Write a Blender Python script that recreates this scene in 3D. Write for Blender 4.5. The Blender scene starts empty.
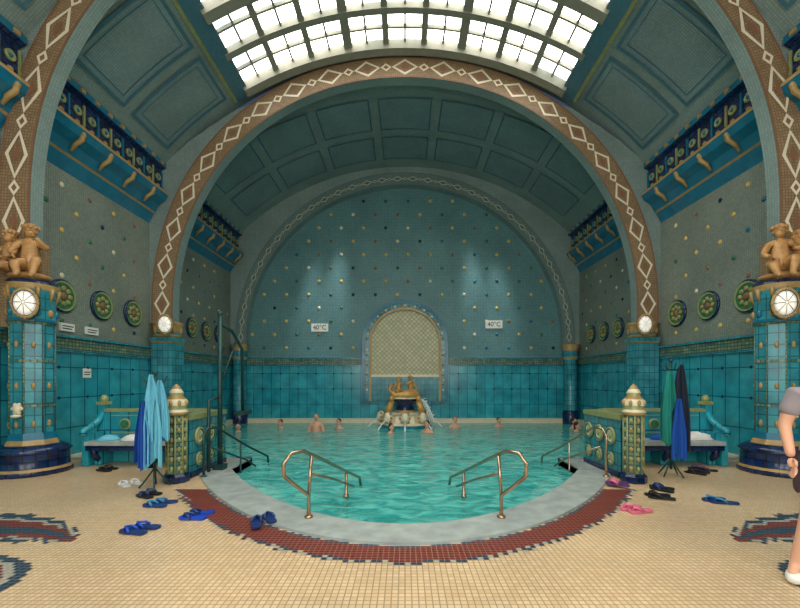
import bpy, bmesh, math, random
from mathutils import Vector, Matrix
random.seed(4)
pi=math.pi
def L(r,g,b):
    f=lambda c:(c/255/12.92) if c/255<=.04045 else ((c/255+.055)/1.055)**2.4
    return (f(r),f(g),f(b),1)
# ---------------------------------------------------------------- materials
def newmat(name):
    m=bpy.data.materials.new(name); m.use_nodes=True
    nt=m.node_tree; b=nt.nodes['Principled BSDF']; return m,nt,b
def plain(name,c,rough=.5,metal=0,var=.18,scale=6,bump=.0,emit=None,es=0):
    m,nt,b=newmat(name)
    tc=nt.nodes.new('ShaderNodeTexCoord'); n=nt.nodes.new('ShaderNodeTexNoise')
    n.inputs['Scale'].default_value=scale; n.inputs['Detail'].default_value=4
    nt.links.new(tc.outputs['Object'],n.inputs['Vector'])
    mx=nt.nodes.new('ShaderNodeMix'); mx.data_type='RGBA'
    mx.inputs['A'].default_value=[x*(1-var) for x in c[:3]]+[1]
    mx.inputs['B'].default_value=[min(1,x*(1+var)) for x in c[:3]]+[1]
    nt.links.new(n.outputs['Fac'],mx.inputs['Factor'])
    nt.links.new(mx.outputs['Result'],b.inputs['Base Color'])
    b.inputs['Roughness'].default_value=rough; b.inputs['Metallic'].default_value=metal
    if bump:
        bp=nt.nodes.new('ShaderNodeBump'); bp.inputs['Strength'].default_value=bump; bp.inputs['Distance'].default_value=.02
        nt.links.new(n.outputs['Fac'],bp.inputs['Height']); nt.links.new(bp.outputs['Normal'],b.inputs['Normal'])
    if emit:
        b.inputs['Emission Color'].default_value=emit; b.inputs['Emission Strength'].default_value=es
    return m
def tile(name,c1,c2,cm,w,h,ms,rough=.35,offset=0.0,bump=.25,var=.2,nscale=.8):
    m,nt,b=newmat(name)
    uv=nt.nodes.new('ShaderNodeUVMap')
    br=nt.nodes.new('ShaderNodeTexBrick'); br.offset=offset; br.squash=1
    nt.links.new(uv.outputs['UV'],br.inputs['Vector'])
    br.inputs['Scale'].default_value=1; br.inputs['Brick Width'].default_value=w; br.inputs['Row Height'].default_value=h
    br.inputs['Mortar Size'].default_value=ms; br.inputs['Mortar Smooth'].default_value=.2
    br.inputs['Color1'].default_value=c1; br.inputs['Color2'].default_value=c2; br.inputs['Mortar'].default_value=cm
    n=nt.nodes.new('ShaderNodeTexNoise'); n.inputs['Scale'].default_value=nscale; n.inputs['Detail'].default_value=5
    nt.links.new(uv.outputs['UV'],n.inputs['Vector'])
    mr=nt.nodes.new('ShaderNodeMapRange'); mr.inputs['From Min'].default_value=.3; mr.inputs['From Max'].default_value=.7
    mr.inputs['To Min'].default_value=1-var; mr.inputs['To Max'].default_value=1+var
    nt.links.new(n.outputs['Fac'],mr.inputs['Value'])
    vm=nt.nodes.new('ShaderNodeVectorMath'); vm.operation='SCALE'
    nt.links.new(br.outputs['Color'],vm.inputs[0]); nt.links.new(mr.outputs['Result'],vm.inputs['Scale'])
    nt.links.new(vm.outputs['Vector'],b.inputs['Base Color'])
    b.inputs['Roughness'].default_value=rough
    if bump:
        bp=nt.nodes.new('ShaderNodeBump'); bp.invert=True; bp.inputs['Strength'].default_value=bump; bp.inputs['Distance'].default_value=.01
        nt.links.new(br.outputs['Fac'],bp.inputs['Height']); nt.links.new(bp.outputs['Normal'],b.inputs['Normal'])
    return m
M={}
M['floor']=tile('floor_mosaic',L(228,200,162),L(212,182,142),L(164,138,106),.05,.05,.005,rough=.3,var=.12)
M['band_red']=plain('tile_red',L(122,50,46),.4,var=.4,scale=25)
M['band_navy']=plain('tile_navy',L(42,70,92),.4,var=.4,scale=25)
M['band_white']=plain('tile_white',L(175,172,160),.4,var=.1,scale=25)
M['marble']=plain('marble',L(166,174,172),.22,var=.4,scale=5)
M['step']=plain('step_marble',L(225,245,240),.4,var=.1)
M['pool']=tile('pool_tile',L(40,190,182),L(55,202,192),L(25,150,148),.15,.15,.008,var=.12)
M['upper_back']=tile('mosaic_upper_back',L(88,136,142),L(106,150,152),L(68,108,116),.06,.06,.006,rough=.45,var=.15)
M['upper_side']=tile('mosaic_upper_side',L(144,152,140),L(126,136,128),L(100,112,106),.05,.05,.005,rough=.5,var=.14)
M['wains']=tile('wainscot_tile',L(36,146,166),L(54,162,178),L(18,86,104),.36,.62,.012,rough=.2,var=.28,nscale=2.5)
M['teal']=tile('teal_tile',L(44,130,148),L(60,148,162),L(24,82,98),.16,.2,.008,rough=.18,var=.3,nscale=3)
M['rail']=tile('rail_frieze',L(150,152,100),L(62,114,102),L(42,86,92),.09,.07,.012,rough=.3,var=.3,nscale=4)
M['vault']=tile('vault_mosaic',L(142,160,156),L(128,148,146),L(110,132,132),.05,.05,.005,rough=.5,var=.14)
M['panel']=tile('vault_panel_mosaic',L(132,154,154),L(118,142,144),L(102,126,130),.05,.05,.005,rough=.5,var=.14)
M['pline']=plain('vault_blue_line',L(66,112,130),.4,var=.3,scale=12)
M['rib']=tile('rib_mosaic',L(166,136,100),L(142,118,90),L(110,92,72),.05,.05,.005,rough=.45,var=.16)
M['ribteal']=tile('rib_teal_mosaic',L(122,142,134),L(108,130,126),L(90,112,110),.05,.05,.005,rough=.45,var=.12)
M['ribwhite']=plain('rib_white_mosaic',L(240,228,205),.45,var=.1,scale=20)
M['ribred']=plain('rib_red_mosaic',L(140,100,74),.45,var=.2,scale=20)
M['navy']=tile('navy_tile',L(16,34,74),L(24,52,98),L(8,20,44),.16,.12,.01,rough=.18,var=.4,nscale=3)
M['bright']=plain('bright_blue_glaze',L(24,112,144),.2,var=.35,scale=4)
M['gold']=plain('gold_ceramic',L(172,142,90),.4,metal=.05,var=.4,scale=9)
M['olive']=plain('olive_ceramic',L(146,154,102),.3,var=.4,scale=8)
M['green']=plain('green_ceramic',L(52,112,78),.25,var=.35,scale=10)
M['yellow']=plain('yellow_ceramic',L(220,182,96),.3,var=.2,scale=10)
M['statue']=plain('statue_ceramic',L(190,144,92),.3,var=.5,scale=12,bump=.2)
M['bronze']=plain('fountain_bronze',L(198,152,84),.3,metal=.1,var=.5,scale=7,bump=.2)
M['cream']=plain('cream_ceramic',L(230,218,190),.35,var=.15,scale=8)
M['white']=plain('white_paint',L(235,235,230),.4,var=.04)
M['jet']=plain('water_jet',L(240,250,250),.1,var=.04)
M['black']=plain('black_paint',L(22,24,26),.4)
M['brass']=plain('brass_tube',L(182,156,130),.22,metal=.85,var=.15)
M['iron']=plain('green_iron',L(30,66,66),.4,metal=.3)
M['frame']=plain('skylight_frame',L(140,140,126),.5,var=.2)
def glassmat(name,es):
    m,nt,b=newmat(name)
    tc=nt.nodes.new('ShaderNodeUVMap'); n=nt.nodes.new('ShaderNodeTexNoise'); n.inputs['Scale'].default_value=1.1; n.inputs['Detail'].default_value=3
    nt.links.new(tc.outputs['UV'],n.inputs['Vector']); cr=nt.nodes.new('ShaderNodeValToRGB')
    cr.color_ramp.elements[0].position=.3; cr.color_ramp.elements[0].color=(.18,.24,.24,1)
    cr.color_ramp.elements[1].position=.55; cr.color_ramp.elements[1].color=(1,.95,.86,1)
    nt.links.new(n.outputs['Fac'],cr.inputs['Fac']); nt.links.new(cr.outputs['Color'],b.inputs['Emission Color'])
    b.inputs['Emission Strength'].default_value=es; b.inputs['Base Color'].default_value=(.6,.65,.65,1); b.inputs['Roughness'].default_value=.4
    return m
M['glass']=glassmat('skylight_glass',7.2)
M['fill_glass']=glassmat('window_glass',6.4)  # glow for the added rear windows, fill light only
M['lamp']=plain('lamp_glass',L(235,230,215),.3,emit=(1,.95,.85,1),es=.55)
m,nt,b=newmat('niche_scale_mosaic')
uv=nt.nodes.new('ShaderNodeUVMap'); mp=nt.nodes.new('ShaderNodeMapping'); mp.inputs['Rotation'].default_value=(0,0,pi/4)
nt.links.new(uv.outputs['UV'],mp.inputs['Vector']); br=nt.nodes.new('ShaderNodeTexBrick'); br.offset=0
nt.links.new(mp.outputs['Vector'],br.inputs['Vector']); br.inputs['Scale'].default_value=1
br.inputs['Brick Width'].default_value=.13; br.inputs['Row Height'].default_value=.13; br.inputs['Mortar Size'].default_value=.012
br.inputs['Color1'].default_value=L(212,200,160); br.inputs['Color2'].default_value=L(180,178,142); br.inputs['Mortar'].default_value=L(132,138,112)
nt.links.new(br.outputs['Color'],b.inputs['Base Color']); b.inputs['Roughness'].default_value=.4
M['niche']=m
# water
m,nt,b=newmat('pool_water')
tc=nt.nodes.new('ShaderNodeTexCoord'); mp=nt.nodes.new('ShaderNodeMapping'); mp.inputs['Scale'].default_value=(1,1.5,1)
nt.links.new(tc.outputs['Object'],mp.inputs['Vector'])
n=nt.nodes.new('ShaderNodeTexNoise'); n.inputs['Scale'].default_value=3.2; n.inputs['Detail'].default_value=5; n.inputs['Distortion'].default_value=.9
nt.links.new(mp.outputs['Vector'],n.inputs['Vector'])
bp=nt.nodes.new('ShaderNodeBump'); bp.inputs['Strength'].default_value=.7; bp.inputs['Distance'].default_value=.09
nt.links.new(n.outputs['Fac'],bp.inputs['Height']); nt.links.new(bp.outputs['Normal'],b.inputs['Normal'])
cr=nt.nodes.new('ShaderNodeValToRGB'); cr.color_ramp.elements[0].position=.38; cr.color_ramp.elements[0].color=L(36,154,154)
cr.color_ramp.elements[1].position=.64; cr.color_ramp.elements[1].color=L(110,216,206)
nt.links.new(n.outputs['Fac'],cr.inputs['Fac']); nt.links.new(cr.outputs['Color'],b.inputs['Base Color'])
b.inputs['Roughness'].default_value=.05; b.inputs['IOR'].default_value=1.33
lw=nt.nodes.new('ShaderNodeLayerWeight'); mr=nt.nodes.new('ShaderNodeMapRange')
mr.inputs['From Min'].default_value=.62; mr.inputs['From Max'].default_value=.86; mr.inputs['To Min'].default_value=.55; mr.inputs['To Max'].default_value=.97
nt.links.new(lw.outputs['Facing'],mr.inputs['Value']); nt.links.new(mr.outputs['Result'],b.inputs['Alpha'])
M['water']=m
M['skin']=plain('skin',L(222,168,140),.5,var=.08)
M['hair_dark']=plain('hair_dark',L(40,30,25),.6)
M['hair_grey']=plain('hair_grey',L(120,112,105),.6)
M['shirt']=plain('tshirt_cloth',L(150,140,148),.8,var=.1)
M['shorts']=plain('shorts_cloth',L(80,60,70),.8,var=.3,scale=20)
M['c_blue']=plain('blue_rubber',L(20,70,190),.4)
M['c_dblue']=plain('dark_blue_rubber',L(24,52,110),.4)
M['c_pink']=plain('pink_rubber',L(220,110,140),.4)
M['c_lblue']=plain('light_blue_rubber',L(50,130,180),.4)
M['c_purple']=plain('purple_rubber',L(90,50,110),.4)
M['t_cyan']=plain('towel_cyan',L(110,190,215),.9,var=.2)
M['t_blue']=plain('towel_blue',L(20,80,170),.9,var=.25)
M['t_teal']=plain('towel_teal',L(20,130,120),.9,var=.25)
M['t_dark']=plain('robe_dark',L(30,40,60),.9,var=.25)
M['t_white']=plain('towel_white',L(225,225,225),.9,var=.06)
# ---------------------------------------------------------------- mesh builder
class MB:
    def __init__(s): s.v=[];s.f=[];s.mi=[];s.sm=[];s.uv=[]
    def add(s,vs,fs,mi=0,smooth=False,T=None,uvs=None):
        o=len(s.v)
        for v in vs:
            v=Vector(v)
            s.v.append(tuple(T@v) if T else tuple(v))
        for k,f in enumerate(fs):
            s.f.append([i+o for i in f]); s.mi.append(mi); s.sm.append(smooth)
            s.uv.append([uvs[i] for i in f] if uvs else None)
    def quad(s,a,b,c,d,mi=0,uvs=None): s.add([a,b,c,d],[(0,1,2,3)],mi,uvs=uvs)
    def box(s,x0,x1,y0,y1,z0,z1,mi=0,T=None):
        if x0>x1:x0,x1=x1,x0
        vs=[(x0,y0,z0),(x1,y0,z0),(x1,y1,z0),(x0,y1,z0),(x0,y0,z1),(x1,y0,z1),(x1,y1,z1),(x0,y1,z1)]
        s.add(vs,[(0,3,2,1),(4,5,6,7),(0,1,5,4),(1,2,6,5),(2,3,7,6),(3,0,4,7)],mi,T=T)
    def lathe(s,c,prof,seg=16,mi=0,smooth=True,T=None,rot=0):
        vs=[];n=len(prof)
        for r,z in prof:
            for k in range(seg):
                a=2*pi*k/seg+rot; vs.append((c[0]+r*math.cos(a),c[1]+r*math.sin(a),c[2]+z))
        if T: vs=[T@Vector(v) for v in vs]
        mis=mi if isinstance(mi,list) else [mi]*(n-1)
        o=len(s.v); s.v+=[tuple(v) for v in vs]
        for i in range(n-1):
            for k in range(seg):
                k2=(k+1)%seg
                s.f.append([o+i*seg+k,o+i*seg+k2,o+(i+1)*seg+k2,o+(i+1)*seg+k]); s.mi.append(mis[i]); s.sm.append(smooth)
                rr=max(prof[i][0],prof[i+1][0])
                u0=2*pi*rr*k/seg; u1=2*pi*rr*(k+1)/seg
                s.uv.append([(u0,prof[i][1]),(u1,prof[i][1]),(u1,prof[i+1][1]),(u0,prof[i+1][1])])
        for i,rv in ((0,True),(n-1,False)):
            if prof[i][0]>1e-4:
                f=[o+i*seg+k for k in range(seg)]
                if rv:f=f[::-1]
                s.f.append(f); s.mi.append(mis[0] if i==0 else mis[-1]); s.sm.append(False); s.uv.append(None)
    def sph(s,c,r,mi=0,seg=10,ring=7,T=None):
        if not hasattr(r,'__len__'): r=(r,r,r)
        vs=[(c[0],c[1],c[2]-r[2])]
        for i in range(1,ring):
            p=pi*i/ring
            for k in range(seg):
                a=2*pi*k/seg; vs.append((c[0]+r[0]*math.sin(p)*math.cos(a),c[1]+r[1]*math.sin(p)*math.sin(a),c[2]-r[2]*math.cos(p)))
        vs.append((c[0],c[1],c[2]+r[2])); fs=[]
        for k in range(seg):
            fs.append((0,1+(k+1)%seg,1+k))
            for i in range(ring-2):
                a=1+i*seg; fs.append((a+k,a+(k+1)%seg,a+seg+(k+1)%seg,a+seg+k))
            a=1+(ring-2)*seg; fs.append((a+k,a+(k+1)%seg,len(vs)-1))
        s.add(vs,fs,mi,True,T)
    def tube(s,pts,r,mi=0,seg=8,T=None):
        pts=[Vector(p) for p in pts]; n=len(pts); rs=r if hasattr(r,'__len__') else [r]*n
        vs=[];fs=[]; up=None
        for i,p in enumerate(pts):
            t=(pts[min(i+1,n-1)]-pts[max(i-1,0)]).normalized()
            if up is None:
                up=t.orthogonal().normalized()
            else:
                up=(up-t*up.dot(t)); up=up.normalized() if up.length>1e-5 else t.orthogonal().normalized()
            sd=t.cross(up)
            for k in range(seg):
                a=2*pi*k/seg; vs.append(p+up*rs[i]*math.cos(a)+sd*rs[i]*math.sin(a))
        for i in range(n-1):
            for k in range(seg): fs.append((i*seg+k,i*seg+(k+1)%seg,(i+1)*seg+(k+1)%seg,(i+1)*seg+k))
        fs.append(tuple(range(seg))[::-1]); fs.append(tuple(range((n-1)*seg,n*seg)))
        s.add(vs,fs,mi,True,T)
    def grid(s,P,mi=0,smooth=False,uvfn=None,T=None):
        R=len(P);C=len(P[0]); vs=[p for r in P for p in r]
        fs=[(i*C+j,i*C+j+1,(i+1)*C+j+1,(i+1)*C+j) for i in range(R-1) for j in range(C-1)]
        uvs=[uvfn(i,j) for i in range(R) for j in range(C)] if uvfn else None
        s.add(vs,fs,mi,smooth,T,uvs)
    def build(s,name,mats,loc=None,parent=None,norm=True):
        me=bpy.data.meshes.new(name)
        if loc is None:
            loc=Vector((0,0,0))
        loc=Vector(loc)
        me.from_pydata([tuple(Vector(v)-loc) for v in s.v],[],s.f)
        for mn in mats: me.materials.append(M[mn])
        me.polygons.foreach_set('material_index',s.mi); me.polygons.foreach_set('use_smooth',s.sm)
        uvl=me.uv_layers.new(name='UVMap')
        for p in me.polygons:
            u=s.uv[p.index]
            nn=p.normal
            for k,li in enumerate(p.loop_indices):
                if u: uvl.data[li].uv=u[k]
                else:
                    c=s.v[me.loops[li].vertex_index]
                    if abs(nn.z)>=abs(nn.x) and abs(nn.z)>=abs(nn.y): uvl.data[li].uv=(c[0],c[1])
                    elif abs(nn.x)>abs(nn.y): uvl.data[li].uv=(c[1],c[2])
                    else: uvl.data[li].uv=(c[0],c[2])
        if norm:
            bm=bmesh.new(); bm.from_mesh(me); bmesh.ops.recalc_face_normals(bm,faces=bm.faces); bm.to_mesh(me); bm.free()
        me.update()
        ob=bpy.data.objects.new(name,me); bpy.context.scene.collection.objects.link(ob)
        ob.location=loc
        if parent:
            ob.parent=parent; ob.matrix_parent_inverse=Matrix.Translation(-parent.location)
        return ob
def empty(name,loc):
    e=bpy.data.objects.new(name,None); e.location=loc; e.empty_display_size=.2
    bpy.context.scene.collection.objects.link(e); return e
def skinmesh(verts,edges,radii,sub=1,root=0):
    me=bpy.data.meshes.new('tmp'); me.from_pydata(verts,edges,[])
    ob=bpy.data.objects.new('tmp',me); bpy.context.scene.collection.objects.link(ob)
    ob.modifiers.new('s','SKIN').use_smooth_shade=True
    sd=me.skin_vertices[0].data
    for i,r in enumerate(radii):
        sd[i].radius=(r,r) if not hasattr(r,'__len__') else r; sd[i].use_root=(i==root)
    mm=ob.modifiers.new('u','SUBSURF'); mm.levels=sub; mm.render_levels=sub
    dg=bpy.context.evaluated_depsgraph_get(); ev=ob.evaluated_get(dg); m2=ev.to_mesh()
    vs=[tuple(v.co) for v in m2.vertices]; fs=[tuple(p.vertices) for p in m2.polygons]
    ev.to_mesh_clear(); bpy.data.objects.remove(ob); bpy.data.meshes.remove(me)
    return vs,fs
# ---------------------------------------------------------------- room dims
W=6.95; YB=16.2; YF=-3.0; YD=8.1; ZW=-.12; ZP=-1.1
def y0(x): return 3.52+.215*x*x
def off(s,clipx,n=60):
    pts=[]
    for i in range(401):
        x=-6+12*i/400; y=y0(x); d=.43*x; l=math.sqrt(1+d*d)
        pts.append((x-d/l*s,y+s/l))
    def yat(x):
        for a,b in zip(pts,pts[1:]):
            if min(a[0],b[0])<=x<=max(a[0],b[0]) and abs(b[0]-a[0])>1e-9:
                t=(x-a[0])/(b[0]-a[0]); return a[1]+t*(b[1]-a[1])
        return y0(x)+s
    return [(x,yat(x)) for x in [ -clipx+2*clipx*i/n for i in range(n+1)]]
XO,XI=3.45,3.1
cO=off(.34,XO); cI=off(.86,XI); 
outer=[(-XO,YD)]+cO+[(XO,YD)]; inner=[(-XI,YD)]+cI+[(XI,YD)]
# floor
fb=MB()
for a,b in zip(cO,cO[1:]): fb.quad((a[0],YF,0),(b[0],YF,0),(b[0],b[1],0),(a[0],a[1],0))
for s in (-1,1):
    x0,x1=sorted((s*XO,s*W)); fb.quad((x0,YF,0),(x1,YF,0),(x1,YD,0),(x0,YD,0))
    fb.quad((x0,YD,0),(x1,YD,0),(x1,YD,ZP),(x0,YD,ZP),1)
fb.build('floor',['floor','pool'],norm=False)
# rim
rb=MB(); zt=.03
rb.grid([[(x,y,zt) for x,y in outer],[(x,y,zt) for x,y in inner]])
rb.grid([[(x,y,zt) for x,y in outer],[(x,y,0) for x,y in outer]])
rb.grid([[(x,y,zt) for x,y in inner],[(x,y,-.3) for x,y in inner]])
for s in (-1,1): rb.box(s*XI,s*(W-.05),YD-.08,YD+.02,.0,.03)
rb.build('pool_rim_marble',['marble'])
# pool basin with steps
pb=MB()
prev=inner; z=-.3
for k,(s,zz) in enumerate([(1.3,-.55),(1.7,-.8),(1.9,ZP)]):
    c=off(s,XI-.01*(k+1)); cur=[(-XI,YD)]+c+[(XI,YD)]
    pb.grid([[(x,y,z) for x,y in prev],[(x,y,z) for x,y in cur]],0)
    pb.grid([[(x,y,z) for x,y in cur],[(x,y,zz) for x,y in cur]],0)
    prev=cur; z=zz
for a,b in zip(prev,prev[1:]):
    if abs(b[0]-a[0])>1e-6: pb.quad((a[0],a[1],ZP),(b[0],b[1],ZP),(b[0],YD,ZP),(a[0],YD,ZP),1)
pb.quad((-W,YD,ZP),(W,YD,ZP),(W,YB,ZP),(-W,YB,ZP),1)
for s in (-1,1):
    pb.quad((s*XI,5,ZP),(s*XI,YD,ZP),(s*XI,YD,.0),(s*XI,5,.0),1)
pb.build('pool_basin',['step','pool'])
wb=MB()
for a,b in zip(cI,cI[1:]): wb.quad((a[0],a[1],ZW),(b[0],b[1],ZW),(b[0],YD,ZW),(a[0],YD,ZW))
wb.quad((-W,YD,ZW),(W,YD,ZW),(W,YB,ZW),(-W,YB,ZW))
wo=wb.build('pool_water',['water'],norm=False)
# mosaic bands on floor
tb=MB(); t=.05
def put(x,y,mi):
    g=.003; tb.add([(x+g,y+g,.004),(x+t-g,y+g,.004),(x+t-g,y+t-g,.004),(x+g,y+t-g,.004)],[(0,1,2,3)],mi)
nx=int(6.8/t); 
for i in range(-nx,nx):
    for j in range(int(2.2/t),int(6.4/t)):
        x=i*t;y=j*t; xc=x+t/2;yc=y+t/2
        xq=round(xc/.1)*.1
        sd=(yc-y0(xq))/math.sqrt(1+(.43*xc)**2)
        if abs(xc)<XO-.03 and yc<5.85:
            if 0<=sd<.30: put(x,y,0); continue
            if -.05<=sd<0: put(x,y,1 if (i+j)%3 else 2); continue
            if .30<=sd<.34: put(x,y,1); continue
        ax=abs(xc)
        if 3.32<ax<6.8:
            u=(ax-3.32); yl=4.0+.24*u+.10*math.sin(u*3)
            wdt=.08+.44*min(u,1.2)/1.2
            wdt=math.floor(wdt/.05)*.05+.05*((int(u/.15))%2)
            r=abs(yc-yl)/max(wdt,.01)
            if r<1: put(x,y,1 if r>.74 else (2 if r>.58 else (0 if r>.25 else 1))); continue
        rr=math.hypot(xc-math.copysign(3.80,xc),(yc-3.08)*1.3)
        if rr<.74 and ax>2.9:
            q=int(rr/.08); 
            if q in (0,1,2,4,5,6,7,8,9): put(x,y,[0,0,1,2,1,0,0,2,1,1][q])
tb.build('floor_mosaic_border',['band_red','band_navy','band_white'],norm=False)
# ---------------------------------------------------------------- walls
ZT=7.6; ZR0,ZR1=2.22,2.46
for s,nm in ((-1,'left'),(1,'right')):
    b=MB()
    b.quad((s*W,YF,ZR0),(s*W,YB,ZR0),(s*W,YB,ZT),(s*W,YF,ZT),0)
    b.box(s*(W-.03),s*(W+.1),YF,YB,ZP,ZR0,1)
    b.build('wall_'+nm,['upper_side','wains'])
    b=MB(); b.box(s*(W-.06),s*W,YF,YB,ZR0,ZR1,0); b.box(s*(W-.1),s*W,YF,YB,ZR1,ZR1+.05,1); b.box(s*(W-.08),s*W,YF,YB,ZR0-.05,ZR0,1)
    b.build('trim_'+('1' if s<0 else '2'),['rail','teal'])
    b=MB(); b.box(s*(W-.08),s*(W-.0),YF,YD,0,.14); b.build('baseboard_'+nm,['navy'])
b=MB(); b.quad((-W,YB,ZR0),(W,YB,ZR0),(W,YB,10.4),(-W,YB,10.4),0); b.box(-W,W,YB-.03,YB+.1,ZP,ZR0,1)
b.build('wall_back',['upper_back','wains'])
b=MB()
for x0,x1 in ((-W,-1.72),(1.72,W)):
    b.box(x0,x1,YB-.06,YB,ZR0,ZR1,0); b.box(x0,x1,YB-.1,YB,ZR1,ZR1+.04,1); b.box(x0,x1,YB-.08,YB,ZR0-.05,ZR0,1)
b.box(-W,W,YB-.25,YB,ZW-.1,.06,2)
for s in (-1,1): b.box(s*(W-.22),s*W,YD+.05,YB-.25,ZW-.1,.05,2)
b.build('trim_3',['rail','teal','cream'])
b=MB(); b.quad((-W,YF,0),(W,YF,0),(W,YF,10.6),(-W,YF,10.6),0); b.build('wall_front',['upper_side'])
for k,(xc,hw,z0,zs) in enumerate(((0,1.5,1.0,6.6),(-3.9,1.15,1.0,5.4),(3.9,1.15,1.0,5.4))):  # added glowing windows behind the camera, invented to brighten vault and back wall
    mb=MB(); P=[(xc+hw,YF+.03,z0)]+[(xc+hw*math.cos(pi*i/20),YF+.03,zs+hw*math.sin(pi*i/20)) for i in range(21)]+[(xc-hw,YF+.03,z0)]
    mb.add(P,[tuple(range(len(P)))],0)
    P2=[(xc+(p[0]-xc)*1.08,YF+.1,p[2]+(.1 if p[2]>zs else 0)) for p in P]; P1=[(p[0],YF+.1,p[2]) for p in P]
    mb.grid([P1,P2],1); mb.grid([P1,P],1)
    for i in range(1,4): mb.box(xc-hw+2*hw*i/4-.03,xc-hw+2*hw*i/4+.03,YF+.03,YF+.09,z0,zs+hw*.8,1)
    zz=z0
    while zz<zs+.1: mb.box(xc-hw,xc+hw,YF+.03,YF+.08,zz-.03,zz+.03,1); zz+=.9
    mb.build('window_%d'%(k+2),['fill_glass','frame'],loc=(xc,YF,z0),norm=False)
# ---------------------------------------------------------------- vault
VF=(1.92,8.58); VB=(.68,9.42); aF=math.asin(6.6/8.58); aB=math.asin(6.6/9.42); aS=math.asin(4.3/8.58)
def vp(V,a,y,o=0): return ((V[1]-o)*math.sin(a),y,V[0]+(V[1]-o)*math.cos(a))
def vgrid(mb,V,a0,a1,ya,yb,mi,o=0,n=10):
    A=[a0+(a1-a0)*i/n for i in range(n+1)]
    mb.grid([[vp(V,a,ya,o) for a in A],[vp(V,a,yb,o) for a in A]],mi,True,uvfn=lambda i,j:(A[j]*V[1],[ya,yb][i]))
vb=MB()
YS0,YS1=-2.5,10.6
for s in (-1,1): vgrid(vb,VF,s*aS,s*aF,YF,11.1,0)
vgrid(vb,VF,-aS,aS,YS1,11.1,0,n=20); vgrid(vb,VF,-aS,aS,YF,YS0,0,n=20)
vgrid(vb,VB,-aB,aB,11.0,YB,0,n=40)
def rect(mb,V,a0,a1,ya,yb,w,mi,o):
    da=w/V[1]
    vgrid(mb,V,a0,a1,ya,ya+w,mi,o); vgrid(mb,V,a0,a1,yb-w,yb,mi,o)
    vgrid(mb,V,a0,a0+da,ya+w,yb-w,mi,o,n=1); vgrid(mb,V,a1-da,a1,ya+w,yb-w,mi,o,n=1)
def panel(V,a0,a1,ya,yb,w=.07,inner=True):
    vgrid(vb,V,a0,a1,ya,yb,1,.02); rect(vb,V,a0,a1,ya,yb,w,2,.035)
    if inner: rect(vb,V,a0+.02,a1-.02,ya+.17,yb-.17,.025,2,.03)
for s in (-1,1):
    for ya,yb in ((-2.6,-.2),(.1,2.4),(2.7,4.6),(4.8,6.6),(7.5,8.95),(9.2,10.6)):
        a0,a1=sorted((s*(aS+.06),s*(aF-.05))); panel(VF,a0,a1,ya,yb)
N=7
for k in range(N):
    a0=-aB+.06+(2*aB-.12)*k/N; a1=-aB+.06+(2*aB-.12)*(k+1)/N
    panel(VB,a0+.015,a1-.015,12.0,13.5,.04,False); panel(VB,a0+.015,a1-.015,13.9,15.3,.04,False)
for s in (-1,1):
    for o,w0,w1,mi in ((.10,-.01,.035,3),(.07,.035,.045,4)):
        a0,a1=sorted((s*(aS+w0),s*(aS+w1))); vgrid(vb,VF,a0,a1,YS0-.2,YS1+.2,mi,o,n=2)
    vb.grid([[vp(VF,s*(aS-.01),y,.1) for y in (YS0,YS1)],[vp(VF,s*(aS-.01),y,-.1) for y in (YS0,YS1)]],3)
vgrid(vb,VF,-aS,aS,YS1-.02,YS1+.22,0,.08,n=20)
vb.build('ceiling',['vault','panel','pline','pline','olive'],norm=False)
# skylight
sb=MB(); 
vgrid(sb,VF,-aS,aS,YS0,YS1,0,-.06,n=27)
NA=9; NY=12; dy=(YS1-YS0)/NY
def bar_y(a,w,d):
    da=w/2/VF[1]
    A=[(a-da,-.04),(a-da,d),(a+da,d),(a+da,-.04)]
    sb.grid([[vp(VF,q,YS0,o) for q,o in A],[vp(VF,q,YS1,o) for q,o in A]],1)
def bar_a(y,w,d):
    A=[-aS+2*aS*i/36 for i in range(37)]
    sb.grid([[vp(VF,q,yy,o) for q in A] for yy,o in ((y-w/2,-.04),(y-w/2,d),(y+w/2,d),(y+w/2,-.04))],1)
for i in range(NA+1): bar_y(-aS+2*aS*i/NA,.15 if i%3 else .22,.09)
for i in range(NA*2+1):
    if i%2: bar_y(-aS+2*aS*i/(NA*2),.05,.04)
for j in range(NY+1): bar_a(YS0+j*dy,.17 if j%2 else .25,.12 if j%2 else .2)
for j in range(NY): bar_a(YS0+(j+.5)*dy,.05,.04)
sb.build('window_1',['glass','frame'],norm=False)
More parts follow.
